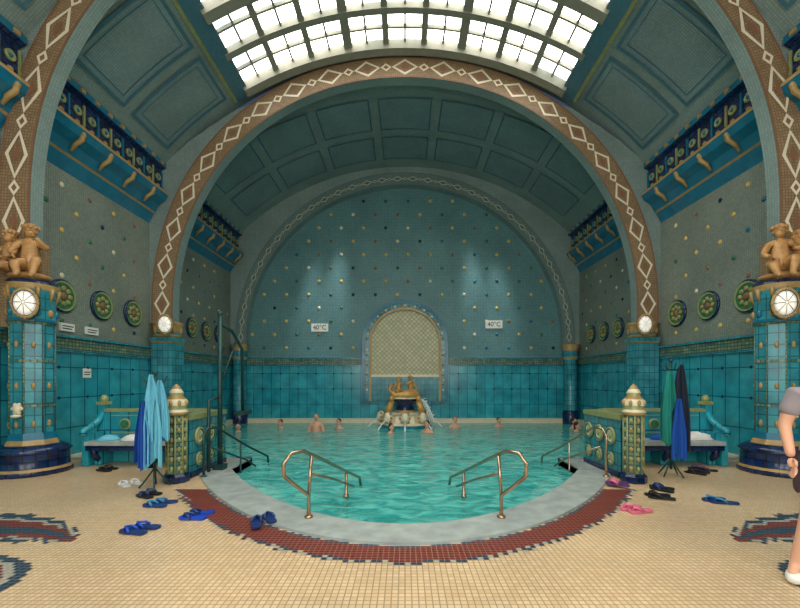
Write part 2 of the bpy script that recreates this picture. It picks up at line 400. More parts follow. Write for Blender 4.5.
# ---------------------------------------------------------------- ribs
def se(a,b,zc,n,ph):
    c,s=math.cos(ph),math.sin(ph)
    return (a*math.copysign(abs(c)**(2/n),c), zc+b*abs(s)**(2/n))
def ribcurve(a,b,zc,n,zlow,K=96):
    P=[(a,zlow)]
    for i in range(K+1): P.append(se(a,b,zc,n,pi*i/K))
    P.append((-a,zlow)); return P
def rib(name,ya,yb,a,b,ao,bo,zc,n,zlow,V,hl,hw,hs,lw,face='rib',fill='ribred'):
    I=ribcurve(a,b,zc,n,zlow); O=ribcurve(ao,bo,zc,n,zlow); H=[]
    for (x,z) in O:
        dx,dz=x,z-zc
        if dz<=0.01: H.append((math.copysign(W,x),z)); continue
        k=1
        while k<1.6:
            X=dx*k;Z=zc+dz*k
            if abs(X)>W or math.hypot(X,Z-V[0])>V[1]+.02: break
            k+=.005
        H.append((dx*k,zc+dz*k))
    mb=MB()
    def arc(P):
        s=[0]
        for p,q in zip(P,P[1:]): s.append(s[-1]+math.hypot(p[0]-q[0],p[1]-q[1]))
        return s
    sI=arc(I)
    wd=ao-a
    mb.grid([[(x,ya,z) for x,z in I],[(x,ya,z) for x,z in O]],0,uvfn=lambda i,j:(sI[j],i*wd))
    mb.grid([[(x,ya+.04,z) for x,z in O],[(x,ya+.04,z) for x,z in H]],1,uvfn=lambda i,j:((O,H)[i][j]))
    mb.grid([[(x,ya,z) for x,z in O],[(x,ya+.04,z) for x,z in O]],1)
    mb.grid([[(x,ya,z) for x,z in I],[(x,yb,z) for x,z in I]],1,uvfn=lambda i,j:(sI[j],i*(yb-ya)))
    mb.grid([[(x,yb,z) for x,z in I],[(x,yb,z) for x,z in H]],1,uvfn=lambda i,j:((I,H)[i][j]))
    def lerp(p,q,t): return (p[0]+(q[0]-p[0])*t,p[1]+(q[1]-p[1])*t)
    for t0,t1 in ((0,.05),(.95,1)):
        A=[lerp(p,q,t0) for p,q in zip(I,O)];B=[lerp(p,q,t1) for p,q in zip(I,O)]
        mb.grid([[(x,ya-.012,z) for x,z in A],[(x,ya-.012,z) for x,z in B]],3)
    C=[lerp(p,q,.5) for p,q in zip(I,O)]; sC=arc(C)
    def at(s,t,y=ya-.012):
        s=max(0,min(s,sC[-1]-1e-4))
        for i in range(len(sC)-1):
            if sC[i]<=s<=sC[i+1]:
                k=(s-sC[i])/max(1e-6,sC[i+1]-sC[i]); c=lerp(C[i],C[i+1],k)
                p=lerp(I[i],I[i+1],k);q=lerp(O[i],O[i+1],k); w=math.hypot(q[0]-p[0],q[1]-p[1])
                return (c[0]+(q[0]-p[0])/w*t,y,c[1]+(q[1]-p[1])/w*t)
    def diamond(s0,h,w,lw,fill=None,only=False):
        o=[(s0-h,0),(s0,w),(s0+h,0),(s0,-w)]; kk=1-lw/w; kk2=1-lw*1.4/h
        inn=[(s0-h*kk2,0),(s0,w*kk),(s0+h*kk2,0),(s0,-w*kk)]
        if only: mb.quad(*[at(*q) for q in o],fill); return
        for i in range(4):
            j=(i+1)%4; mb.quad(at(*o[i]),at(*o[j]),at(*inn[j]),at(*inn[i]),2)
        if fill is not None:
            mb.quad(*[at(*q) for q in inn],fill)
    tot=sC[-1]; pitch=2*(hl+hs); nn=round(tot/pitch); pitch=tot/nn
    for i in range(nn):
        s0=(i+.5)*pitch
        diamond(s0,pitch/2-hs,hw,lw); diamond(s0,hl*.36,hw*.36,0,3,True)
        if i: diamond(i*pitch,hs,hw*.5,lw*.8,3)
    return mb.build(name,[face,'vault','ribwhite',fill],norm=False)
rib('arch_rib_front',6.85,7.10,6.42,5.75,6.97,6.05,4.45,2.3,3.75,VF,.42,.20,.14,.065)
rib('arch_rib_middle',10.85,11.15,6.3,6.3,6.88,6.86,3.51,2.1,3.15,VB,.36,.215,.15,.065)
rib('arch_rib_back',15.9,16.19,6.3,6.2,6.75,6.7,3.15,2.0,3.0,VB,.2,.10,.1,.02,'ribteal','pline')
# ---------------------------------------------------------------- cornice
for s,nm in ((-1,'left'),(1,'right')):
    mb=MB()
    prof=[(7.0,7.62,3),(6.48,7.46,3),(6.48,7.34,0),(6.6,7.28,0),(6.6,6.72,3),(6.42,6.66,1),(6.42,6.60,3),(6.5,6.46,3),(6.68,6.34,3),(6.78,6.16,1),(6.82,6.12,3),(W,5.86,3)]
    for (ya,yb) in ((YF,6.85),(7.10,10.85),(11.15,15.9)):
        for p,q in zip(prof,prof[1:]):
            mb.quad((s*p[0],ya,p[1]),(s*p[0],yb,p[1]),(s*q[0],yb,q[1]),(s*q[0],ya,q[1]),p[2])
        for yy in (ya,yb):
            mb.add([(s*p[0],yy,p[1]) for p in prof],[tuple(range(len(prof)))],0)
        n=int((yb-ya)/.36)
        for i in range(n):
            y=ya+(i+.5)*(yb-ya)/n
            T=Matrix.Translation((s*6.59,y,7.02))@Matrix.Rotation(-s*pi/2,4,'Y')
            mb.lathe((0,0,0),[(.09,-.02),(.09,.03),(.07,.035),(.06,.015),(.0,.02)],12,2,T=T)
            mb.sph((s*6.57,y,7.02),(.03,.035,.035),3,8,6)
            mb.box(s*6.6,s*6.57,y+.15,y+.19,6.8,7.22,3 if i%2 else 2)
            mb.sph((s*6.58,y,6.8),(.03,.06,.04),1,8,6)
            mb.box(s*6.48,s*6.45,y-.05,y+.05,7.37,7.44,1)
            if i%2==0:
                mb.tube([(s*6.46,y,6.56),(s*6.49,y,6.42),(s*6.62,y,6.34),(s*6.72,y,6.2)],[.045,.05,.045,.025],1,8)
                mb.sph((s*6.46,y,6.52),(.05,.05,.06),1,8,6)
    mb.build('cornice_'+nm,['navy','gold','olive','bright'],norm=False)
# ---------------------------------------------------------------- studs
stm=MB(); cols=[0,1,2,3,0,4,5,0]
def stud(c,axis,r,mi):
    rr=(r,r,r*.45)
    T=Matrix.Translation(c)@(Matrix.Rotation(pi/2,4,'X') if axis=='y' else Matrix.Rotation(pi/2,4,'Y'))
    stm.sph((0,0,0),rr,mi,8,6,T)
row=0; z=2.9
while z<9.3:
    x=-6.6+(.42 if row%2 else 0)
    while x<6.6:
        if (x/6.2)**2+(max(0,z-3.15)/6.1)**2<1 and not (abs(x)<1.95 and z<4.9): stud((x,YB,z),'y',.07,random.choice(cols))
        x+=.9
    z+=.54; row+=1
for s in (-1,1):
    row=0; z=2.8
    while z<5.8:
        y=-2.7+(.36 if row%2 else 0)
        while y<15.8:
            if not (10.6<y<11.6 or 6.6<y<7.4) and not (2.9<z<3.7): stud((s*W,y,z),'x',.055,random.choice(cols))
            y+=.72
        z+=.46; row+=1
    for y in [(-2.8+.72*i) for i in range(26)]:
        if not(10.6<y<11.6 or 6.5<y<7.5): 
            for z in (1.86,1.24): stud((s*(W-.03),y,z),'x',.035,5)
for i in range(-9,10):
    if abs(i)>2:
        for z in (1.86,1.24): stud((i*.72,YB-.03,z),'y',.04,5)
stm.build('wall_studs',['yellow','bright','cream','green','ribred','navy'])
for s in (-1,1):
    for y in (8.1,9.15,10.2,13.0,13.95,14.9,4.0,2.6):
        mb=MB(); T=Matrix.Translation((s*W,y,3.3))@Matrix.Rotation(-s*pi/2,4,'Y')@Matrix.Scale(1.12,4)
        mb.lathe((0,0,0),[(.30,0),(.30,.03),(.27,.05),(.24,.03),(.0,.035)],24,[0,0,1,3],T=T)
        for k in range(8):
            a=2*pi*k/8; mb.sph((.14*math.cos(a),.14*math.sin(a),.035),(.05,.05,.025),1 if k%2 else 2,8,6,T)
        mb.sph((0,0,.035),(.07,.07,.03),4,10,7,T)
        mb.build('wall_medallion',['navy','olive','gold','green','ribred'],loc=(s*W,y,3.3))
# ---------------------------------------------------------------- niche
mb=MB(); K=24
def nch(a,zs,z0,y): 
    return [(a,y,z0)]+[(a*math.cos(pi*i/K),y,zs+a*math.sin(pi*i/K)) for i in range(K+1)]+[(-a,y,z0)]
zs=3.06; zb=.75
for a0,a1,ya,mi in ((1.36,1.44,16.0,1),(1.44,1.62,16.04,0),(1.62,1.72,15.98,2)):
    A=nch(a0,zs,zb,ya);B=nch(a1,zs,zb,ya); mb.grid([A,B],mi)
    for a in (a0,a1): mb.grid([nch(a,zs,zb,ya),nch(a,zs,zb,YB-.02)],mi)
P=nch(1.36,zs,zb,16.1); mb.add(P,[tuple(range(len(P)))],3)
for i in range(1,24):
    a=pi*i/24; mb.sph((1.53*math.cos(a),16.02,zs+1.53*math.sin(a)),(.05,.04,.05),1 if i%2 else 4,8,6)
for s in (-1,1):
    for k in range(9): mb.sph((s*1.53,16.02,1.2+k*.2),(.05,.04,.05),1 if k%2 else 4,8,6)
mb.box(-1.36,1.36,15.98,16.12,1.72,1.82,4); mb.box(-1.36,1.36,16.02,16.12,zb,1.72,0)
mb.build('wall_niche',['teal','gold','bright','niche','cream'],loc=(0,16.1,0))
def sign(x,z,txt):
    e=empty('temperature_sign',(x,YB-.02,z))
    mb=MB(); mb.box(x-.34,x+.34,YB-.03,YB-.001,z-.16,z+.16); mb.build('plate',['white'],loc=(x,YB,z),parent=e)
    cu=bpy.data.curves.new('txt','FONT'); cu.body=txt; cu.size=.26; cu.align_x='CENTER'; cu.align_y='CENTER'; cu.extrude=.004
    o=bpy.data.objects.new('lettering',cu); bpy.context.scene.collection.objects.link(o); cu.materials.append(M['black'])
    o.parent=e; o.location=(0,-.015,0); o.rotation_euler=(pi/2,0,0)
sign(-3.45,3.72,'40°C'); sign(3.6,3.85,'40°C')
for y,z,w,h in ((8.2,2.68,.34,.16),(8.85,2.68,.34,.16),(8.7,1.75,.22,.2)):
    mb=MB(); mb.box(-W,-W+.04,y-w/2,y+w/2,z-h/2,z+h/2)
    mb.box(-W+.04,-W+.045,y-w*.4,y+w*.4,z+.01,z+.03,1); mb.box(-W+.04,-W+.045,y-w*.4,y+w*.3,z-.04,z-.02,1)
    mb.build('wall_notice',['white','black'],loc=(-W,y,z))
# ---------------------------------------------------------------- humanoids
def limbs(J,E):
    names=list(J); idx={n:i for i,n in enumerate(names)}
    return [J[n][0] for n in names],[(idx[a],idx[b]) for a,b in E],[J[n][1] for n in names]
def headgeo(mb,c,T,sk=0,hr=1,wh=2,dk=3,longhair=False):
    cx,cy,cz=c
    mb.sph((cx,cy+.012,cz+.02),(.075,.092,.098),sk,16,12,T)
    mb.sph((cx,cy-.022,cz-.045),(.056,.062,.062),sk,12,9,T)
    mb.tube([(cx,cy-.078,cz+.03),(cx,cy-.098,cz-.005),(cx,cy-.088,cz-.018)],[.008,.014,.012],sk,8,T)
    for s in (-1,1):
        mb.sph((cx+s*.03,cy-.072,cz+.02),(.013,.010,.009),wh,8,6,T)
        mb.sph((cx+s*.03,cy-.080,cz+.02),(.006,.005,.006),dk,6,5,T)
        mb.tube([(cx+s*.016,cy-.083,cz+.040),(cx+s*.046,cy-.072,cz+.040)],.004,hr,6,T)
        mb.sph((cx+s*.076,cy+.01,cz+.0),(.012,.02,.03),sk,8,6,T)
    mb.sph((cx,cy-.078,cz-.047),(.022,.008,.006),dk if sk!=wh else sk,8,5,T)
    mb.sph((cx,cy+.028,cz+.045),(.081,.088,.088),hr,14,10,T)
    if longhair: mb.sph((cx,cy+.06,cz-.03),(.07,.05,.11),hr,12,9,T)
def hand(mb,w,dirv,side,T,mi=0,scale=1):
    d=Vector(dirv).normalized(); f=Vector((0,-1,0)); f=(f-d*f.dot(d)).normalized(); n=d.cross(f)*side
    w=Vector(w); S=scale
    pv=[w,w+d*.04*S,w+d*.08*S]; vs,fs=skinmesh([tuple(p) for p in pv],[(0,1),(1,2)],[.026*S,(.036*S,.02*S),(.036*S,.018*S)],1)
    mb.add(vs,fs,mi,True,T)
    for k,(o,l) in enumerate(((.028,.072),(.010,.08),(-.009,.075),(-.027,.06))):
        b=w+d*.075*S+f*o*S
        p=[b,b+d*l*.4*S,b+d*l*.72*S-n*-.008*S,b+d*l*.98*S+n*.022*S]
        mb.tube(p,[.0095*S,.009*S,.008*S,.006*S],mi,7,T)
    b=w+d*.025*S+f*.025*S
    mb.tube([b,b+f*.025*S+d*.02*S,b+f*.035*S+d*.05*S+n*.01*S],[.012*S,.011*S,.008*S],mi,7,T)
EDG=[('pel','sp'),('sp','ch'),('ch','nb'),('nb','nk'),('nk','hb'),('nb','shL'),('shL','elL'),('elL','wrL'),('nb','shR'),('shR','elR'),('elR','wrR'),
       ('pel','hiL'),('hiL','knL'),('knL','anL'),('anL','toL'),('pel','hiR'),('hiR','knR'),('knR','anR'),('anR','toR')]
def figure(mb,J,T,sk,hr,wh,dk,sub=2,longhair=False):
    v,e,r=limbs(J,EDG); vs,fs=skinmesh(v,e,r,sub); mb.add(vs,fs,sk,True,T)
    hb=Vector(J['hb'][0]); headgeo(mb,(hb.x,hb.y-.01,hb.z+.075),T,sk,hr,wh,dk,longhair)
    for S,sg in (('L',1),('R',-1)):
        a=Vector(J['el'+S][0]);w=Vector(J['wr'+S][0]); hand(mb,w,w-a,sg,T,sk)
def body(h,fold=0.0,arms=None):
    J={'pel':((0,0,h),(.15,.12)),'sp':((0,.01,h+.18),(.135,.10)),'ch':((0,0,h+.34),(.165,.115)),'nb':((0,.01,h+.47),(.10,.08)),'nk':((0,.0,h+.54),.056),'hb':((0,-.01,h+.60),.055)}
    for S,s in (('L',-1),('R',1)):
        J['hi'+S]=((s*.1,0,h-.06),.095)
        if h>.8: kn=(s*.11,-.02,h*.53); an=(s*.12,0,.09)
        else:
            kn=(s*.16,-.40,max(.42,h+.05)); an=(s*.13,-.2,.08)
        J['kn'+S]=(kn,.062); J['an'+S]=(an,.042); J['to'+S]=((an[0]+s*.02,an[1]-.15,.04),.036)
        J['sh'+S]=((s*.175,.01,h+.44),.066)
        ar=(arms or {}).get(S) or ((s*.25,-.02,h+.16),(s*.24,-.16,h+.0))
        J['el'+S]=(ar[0],.044); J['wr'+S]=(ar[1],.03)
    return J
PP=[(-5.55,13.3,.40,.3,0),(-4.45,14.3,.42,-.2,0),(-2.95,13.3,.70,.1,1),(-2.35,14.2,.46,-.4,0),(-.45,13.0,.42,.8,2),(.72,13.1,.50,-.6,0),(1.8,14.4,.52,.2,1),(3.45,14.7,.46,.3,0),(6.0,14.2,.48,.6,0),(5.75,13.4,.42,.9,2)]
for (x,y,h,yaw,kind) in PP:
    mb=MB(); T=Matrix.Translation((x,y,ZP+.0))@Matrix.Rotation(yaw,4,'Z')@Matrix.Scale(1.06,4)
    figure(mb,body(h),T,0,1,2,3,sub=1,longhair=(kind==2))
    mb.build('bather',['skin','hair_grey' if kind==1 else 'hair_dark','white','black'],loc=(x,y,ZP))
# standing person at the right edge
PX=3.41
mb=MB(); T=Matrix.Translation((PX,3.22,0))@Matrix.Rotation(-.35,4,'Z')@Matrix.Scale(1.08,4)
J=body(.93,arms={'L':((-.25,.03,1.14),(-.25,-.07,.90)),'R':((.25,.03,1.12),(.26,-.05,.88))})
J['knL']=((-.15,-.1,.5),.062); J['anL']=((-.24,-.10,.09),.042); J['toL']=((-.31,-.22,.045),.038)
figure(mb,J,T,0,1,2,3,sub=2)
sv={'pel':((0,0,.90),(.175,.145)),'sp':((0,.01,1.11),(.16,.125)),'ch':((0,0,1.27),(.185,.135)),'nb':((0,.01,1.385),(.12,.1)),'shL':((-.18,.01,1.37),.083),'slL':((-.235,.025,1.2),.07),'shR':((.18,.01,1.37),.083),'slR':((.235,.025,1.2),.07)}
v,e,r=limbs(sv,[('pel','sp'),('sp','ch'),('ch','nb'),('nb','shL'),('shL','slL'),('nb','shR'),('shR','slR')]); vs,fs=skinmesh(v,e,r,2); mb.add(vs,fs,4,True,T)
sv={'pel':((0,0,.88),(.165,.135)),'hL':((-.1,0,.84),.118),'kL':((-.135,-.06,.6),.1),'hR':((.1,0,.84),.118),'kR':((.11,-.01,.6),.1)}
v,e,r=limbs(sv,[('pel','hL'),('hL','kL'),('pel','hR'),('hR','kR')]); vs,fs=skinmesh(v,e,r,2); mb.add(vs,fs,5,True,T)
for ax,ay,tx,ty in ((-.24,-.10,-.31,-.22),(.12,0,.14,-.15)):
    vs,fs=skinmesh([(ax-(tx-ax)*.3,ay-(ty-ay)*.3,.045),((ax+tx)/2,(ay+ty)/2,.05),(tx,ty-.03,.04)],[(0,1),(1,2)],[(.048,.045),(.056,.05),(.052,.038)],2); mb.add(vs,fs,2,True,T)
mb.build('standing_person',['skin','hair_dark','white','black','shirt','shorts'],loc=(PX,3.22,0))
# ---------------------------------------------------------------- columns
def cherub(mb,T,mi,pose=0):
    J={'pel':((0,0,.32),.15),'sp':((0,-.02,.46),.14),'ch':((0,0,.62),.145),'nb':((0,0,.74),.09),'nk':((0,0,.80),.06),'hb':((0,-.01,.83),.06)}
    for S,s in (('L',-1),('R',1)):
        up=(s>0)==(pose>0)
        J['hi'+S]=((s*.1,-.04,.28),.11); J['kn'+S]=((s*.16,-.32,.36 if up else .24),.085)
        J['an'+S]=((s*.1,-.34,.04),.05); J['to'+S]=((s*.11,-.45,.03),.04)
        J['sh'+S]=((s*.16,0,.70),.07)
        J['el'+S]=((s*.27,-.12,.62 if up else .5),.055); J['wr'+S]=((s*.12,-.24,.78) if up else (s*.2,-.25,.42),.04)
    v,e,r=limbs(J,EDG); vs,fs=skinmesh(v,e,r,2); mb.add(vs,fs,mi,True,T)
    Th=T@Matrix.Translation((0,-.02,.94))@Matrix.Scale(1.25,4)
    headgeo(mb,(0,0,0),Th,mi,mi,mi,mi)
    for k in range(9):
        a=2*pi*k/9; mb.sph((.085*math.cos(a),.02+.085*math.sin(a),.06),.035,mi,7,5,Th)
    for S,sg in (('L',1),('R',-1)):
        a=Vector(J['el'+S][0]);w=Vector(J['wr'+S][0]); hand(mb,w,w-a,sg,T,mi)
def wall_lamp(name,c,r,yaw,back=.14):
    mb=MB(); T=Matrix.Translation(c)@Matrix.Rotation(yaw,4,'Z')@Matrix.Rotation(pi/2,4,'X')@Matrix.Diagonal((.85,1.2,1,1))
    mb.lathe((0,0,0),[(r*.5,-back),(r*1.25,-.06),(r*1.28,.02),(r*1.05,.05),(r*.98,.03)],24,[0,0,1,0],T=T)
    mb.lathe((0,0,0),[(r*.98,.03),(r*.7,.07),(r*.3,.09),(0,.095)],24,2,T=T)
    for k in range(8):
        a=2*pi*k/8; mb.tube([(r*.1*math.cos(a),r*.1*math.sin(a),.1),(r*.7*math.cos(a),r*.7*math.sin(a),.078),(r*math.cos(a),r*math.sin(a),.035)],.005,0,5,T)
        mb.sph((r*1.2*math.cos(a),r*1.2*math.sin(a),.03),.02,1,6,5,T)
    return mb.build(name,['black','gold','lamp'],loc=c)
for s in (-1,1):
    cx,cy=s*6.5,6.98; mb=MB(); c=(cx,cy,0)
    mb.lathe(c,[(.56,0),(.56,.08),(.52,.12),(.52,.36),(.55,.4),(.48,.46),(.4,.5)],24,[1,2,1,1,1,1],True)
    mb.lathe(c,[(.38,.5),(.34,.58),(.33,.7)],8,[2,4],False,rot=pi/8)
    mb.lathe(c,[(.31,.7),(.31,2.55)],8,0,False,rot=pi/8)
    for z in (1.15,1.9): mb.lathe(c,[(.325,z),(.325,z+.05)],8,3,False,rot=pi/8)
    for k in range(8):
        a=2*pi*k/8+pi/8
        mb.tube([(cx+.315*math.cos(a),cy+.315*math.sin(a),.7),(cx+.315*math.cos(a),cy+.315*math.sin(a),2.55)],.013,3,6)
        a=2*pi*k/8
        for z in (.85,1.5,2.2): mb.sph((cx+.29*math.cos(a),cy+.29*math.sin(a),z),(.03,.03,.06),2,8,6)
    mb.lathe(c,[(.31,2.55),(.34,2.6),(.32,2.65),(.32,3.08),(.34,3.14),(.36,3.24),(.33,3.3)],16,[3,4,0,0,2,1])
    for k in range(10):
        a=2*pi*k/10; mb.tube([(cx+.31*math.cos(a),cy+.31*math.sin(a),2.95),(cx+.34*math.cos(a),cy+.34*math.sin(a),3.06),(cx+.35*math.cos(a),cy+.35*math.sin(a),3.18)],[.015,.03,.035],2,6)
        mb.sph((cx+.31*math.cos(a),cy+.31*math.sin(a),2.75),(.05,.05,.07),4 if k%2 else 2,8,6)
    if s>0: mb.box(cx-.2,W,cy-.2,cy+.12,2.5,4.0,5)
    else: mb.box(-W,cx+.2,cy-.2,cy+.12,2.5,4.0,5)
    mb.build('column',['teal','navy','gold','rail','bright','rib'],loc=c)
    st=MB(); cherub(st,Matrix.Translation((cx-s*.12,cy-.16,3.3))@Matrix.Rotation(.5*-s,4,'Z')@Matrix.Scale(.88,4),0,1)
    cherub(st,Matrix.Translation((cx+s*.18,cy-.2,3.3))@Matrix.Rotation(.3*s,4,'Z')@Matrix.Scale(.78,4),0,-1)
    st.sph((cx,cy-.05,3.38),(.32,.28,.08),0,12,8)
    st.build('cherub_statue',['statue'],loc=(cx,cy,3.3))
    wall_lamp('wall_lamp',(s*6.23,cy-.42,2.86),.17,-s*.5)
    mb=MB(); mb.sph((cx-s*.06,cy-.34,1.12),(.07,.05,.09),0,10,8); 
    for k in range(6):
        a=2*pi*k/6; mb.sph((cx-s*.06+.07*math.cos(a),cy-.34,1.12+.08*math.sin(a)),(.03,.03,.03),0,6,5)
    mb.sph((cx-s*.06,cy-.36,1.0),(.07,.08,.03),0,10,6)
    mb.build('wall_ornament',['cream'],loc=(cx,cy-.34,1.1))
    cx,cy=s*6.58,11.1; mb=MB(); c=(cx,cy,0)
    mb.lathe(c,[(.42,ZP),(.42,.3),(.36,.4)],4,[1,1],False,rot=pi/4)
    mb.lathe(c,[(.40,.4),(.40,2.6),(.44,2.65),(.44,2.76)],4,[0,2,0],False,rot=pi/4)
    mb.lathe(c,[(.32,2.76),(.36,2.84),(.32,2.9),(.38,3.12),(.40,3.18)],12,[2,0,2,2])
    for k in range(8):
        a=2*pi*k/8+.2; mb.sph((cx+.32*math.cos(a),cy+.32*math.sin(a),2.98),(.06,.06,.13),2,8,6)
    mb.tube([(cx-s*.1,cy-.4,2.95),(cx-s*.25,cy-.5,3.0)],.04,2,8)
    mb.build('column',['teal','navy','gold','rail'],loc=c)
    wall_lamp('wall_lamp',(cx-s*.28,cy-.6,3.06),.18,-s*.3)
    cx,cy=s*6.55,15.85; mb=MB(); c=(cx,cy,0)
    mb.lathe(c,[(.3,ZP),(.3,.3),(.25,.4),(.25,2.4),(.3,2.5),(.28,2.75),(.34,3.0)],12,[1,1,0,2,0,2])
    mb.build('column',['teal','navy','gold'],loc=c)
# ---------------------------------------------------------------- posts, parapets, benches
for s in (-1,1):
    px_,py_=s*3.6,6.3; c=(px_,py_,0); mb=MB()
    mb.lathe(c,[(.19,0),(.19,.1),(.15,.14)],8,[1,1],False,rot=pi/8)
    mb.lathe(c,[(.14,.14),(.14,1.05)],8,0,False,rot=pi/8)
    for k in range(8):
        a=2*pi*k/8
        for j in range(6): mb.sph((px_+.132*math.cos(a),py_+.132*math.sin(a),.22+j*.15),(.025,.025,.04),2 if (j+k)%2 else 5,8,6)
        a+=pi/8; mb.tube([(px_+.142*math.cos(a),py_+.142*math.sin(a),.14),(px_+.142*math.cos(a),py_+.142*math.sin(a),1.05)],.011,5,6)
    mb.lathe(c,[(.165,1.05),(.175,1.1),(.14,1.14),(.155,1.2),(.14,1.3),(.09,1.36),(.105,1.4),(.065,1.46),(.05,1.5),(0,1.54)],14,[2,4,5,4,2,5,4,2,2])
    for k in range(8):
        a=2*pi*k/8; mb.sph((px_+.15*math.cos(a),py_+.15*math.sin(a),1.24),(.03,.03,.05),2,6,5)
    mb.build('tiled_post',['rail','navy','gold','green','cream','olive'],loc=c)
    mb=MB(); 
    mb.box(s*3.49,s*3.73,6.5,7.78,.1,.95,0); mb.box(s*3.46,s*3.76,6.5,7.78,.95,1.03,1); mb.box(s*3.47,s*3.75,6.5,7.78,0,.1,2)
    for sd,xx in ((-1,3.48),(1,3.74)):
        for y in (6.75,7.15,7.55):
            for z,r in ((.66,.15),(.28,.11)):
                T=Matrix.Translation((s*xx,y,z))@Matrix.Rotation(sd*s*pi/2,4,'Y')
                mb.lathe((0,0,0),[(r,0),(r,.03),(r*.8,.04),(r*.7,.02),(0,.03)],16,[1,1,3,4],T=T)
                mb.sph((0,0,.03),(r*.35,r*.35,.02),1,8,6,T)
    mb.build('tiled_parapet',['teal','olive','navy','green','cream'],loc=(s*3.6,7.2,0))
    mb=MB(); X0,X1=3.86,5.86
    mb.box(s*X0,s*X1,7.82,7.94,0,.98,0); mb.box(s*X0,s*X1,7.79,7.97,.98,1.04,1)
    mb.box(s*X0,s*X1,7.3,7.82,.4,.47,2); mb.box(s*X0,s*X1,7.33,7.4,.3,.4,3)
    for x in (X0+.1,(X0+X1)/2,X1-.1):
        mb.box(s*(x-.06),s*(x+.06),7.5,7.82,0,.4,0)
        mb.tube([(s*x,7.55,.1),(s*x,7.42,.2),(s*x,7.4,.33),(s*x,7.5,.37)],.06,3,8)
    for x in (X0+.4,X0+1.0,X0+1.6):
        T=Matrix.Translation((s*x,7.815,.74))@Matrix.Rotation(pi/2,4,'X')
        mb.lathe((0,0,0),[(.11,0),(.11,.02),(.085,.03),(.0,.02)],16,[1,1,4],T=T)
        mb.box(s*(x-.27),s*(x+.27),7.80,7.82,.56,.575,1); mb.box(s*(x-.27),s*(x+.27),7.80,7.82,.9,.915,1)
    mb.box(s*X1,s*(X1+.12),7.4,7.95,.0,.6,0); mb.box(s*X1,s*(X1+.12),7.79,7.97,0,1.12,0); mb.box(s*(X1-.02),s*(X1+.14),7.78,7.98,1.12,1.18,1)
    mb.sph((s*(X1+.06),7.88,1.23),(.07,.07,.08),1,10,8)
    mb.tube([(s*(X1+.06),7.82,.95),(s*(X1+.06),7.7,.8),(s*(X1+.06),7.5,.7),(s*(X1+.06),7.36,.66),(s*(X1+.06),7.36,.58)],.06,0,10)
    mb.build('tiled_bench',['wains','olive','marble','navy','green'],loc=(s*5,7.7,0))
def bundle(name,x,y,z,rx,ry,rz,mat,seed):
    mb=MB(); random.seed(seed); P=[];n=18;m=10
    for i in range(m):
        ph=pi/2*i/(m-1); row=[]
        for k in range(n+1):
            a=2*pi*(k%n)/n; q=1+.16*math.sin(3*a+seed)+.10*math.sin(7*a+2*i+seed)
            r=math.cos(ph)*q; row.append((x+rx*r*math.cos(a),y+ry*r*math.sin(a),z+rz*math.sin(ph)*(1+.2*math.sin(5*a+i))))
        P.append(row)
    mb.grid(P,0,True); mb.build(name,[mat],loc=(x,y,z))
bundle('folded_towel',-5.1,7.55,.475,.26,.16,.09,'t_white',1)
bundle('folded_towel',-4.4,7.58,.475,.28,.15,.12,'t_blue',2)
bundle('folded_towel',-5.6,7.56,.475,.18,.16,.08,'t_cyan',7)
bundle('folded_towel',5.5,7.58,.475,.27,.16,.13,'t_white',3)
bundle('swim_bag',4.9,7.6,.475,.22,.15,.1,'t_blue',4)
bundle('swim_bag',4.25,7.6,.475,.22,.15,.22,'t_dark',5)
def drape(mb,x,y,z1,w,h,mi,yaw,ph):
    P=[]; 
    for i in range(13):
        v=i/12; row=[]
        ww=w*(.18+.82*min(1,v*1.6)**.7)
        for k in range(25):
            u=k/24-.5; row.append(((u*ww),.035*math.sin(u*26+ph)*(.3+v)+.03*math.sin(u*9+ph),-h*v*(1-.06*math.sin(u*8+ph))))
        P.append(row)
    T=Matrix.Translation((x,y,z1))@Matrix.Rotation(yaw,4,'Z')
    mb.grid(P,mi,True,T=T)
    P2=[[(p[0],p[1]+.02,p[2]) for p in r] for r in P]; mb.grid(P2,mi,True,T=T)
def coat_stand(x,y,H,cl):
    e=empty('coat_stand',(x,y,0)); mb=MB()
    mb.tube([(x,y,.12),(x,y,H)],.02,0,8); mb.sph((x,y,H+.02),.035,0,8,6)
    for k in range(4):
        a=pi/2*k+.5; mb.tube([(x,y,.3),(x+.12*math.cos(a),y+.12*math.sin(a),.12),(x+.2*math.cos(a),y+.2*math.sin(a),.015)],.013,0,6)
        mb.tube([(x,y,H-.12),(x+.1*math.cos(a),y+.1*math.sin(a),H-.14),(x+.16*math.cos(a),y+.16*math.sin(a),H-.02)],.01,0,6)
    mb.build('stand',['iron'],loc=(x,y,0),parent=e)
    for i,(dx,dy,z1,w,h,mat,yaw) in enumerate(cl):
        mb=MB(); drape(mb,x+dx,y+dy,z1,w,h,0,yaw,i*1.7); mb.build('hanging_towel_%d'%(i+1),[mat],loc=(x+dx,y+dy,z1),parent=e)
coat_stand(-3.72,5.95,1.68,[(.03,-.14,1.68,.30,1.3,'t_cyan',.1),(.12,-.08,1.6,.26,.85,'t_cyan',.6),(-.12,.06,1.6,.22,1.25,'t_dark',-.4),(-.06,-.19,1.3,.2,.95,'t_blue',.3)])
coat_stand(4.42,6.65,1.9,[(-.1,-.12,1.75,.26,1.15,'t_teal',.2),(.1,-.1,1.85,.3,1.35,'t_dark',-.2),(.02,-.18,1.3,.28,.95,'t_blue',.1)])
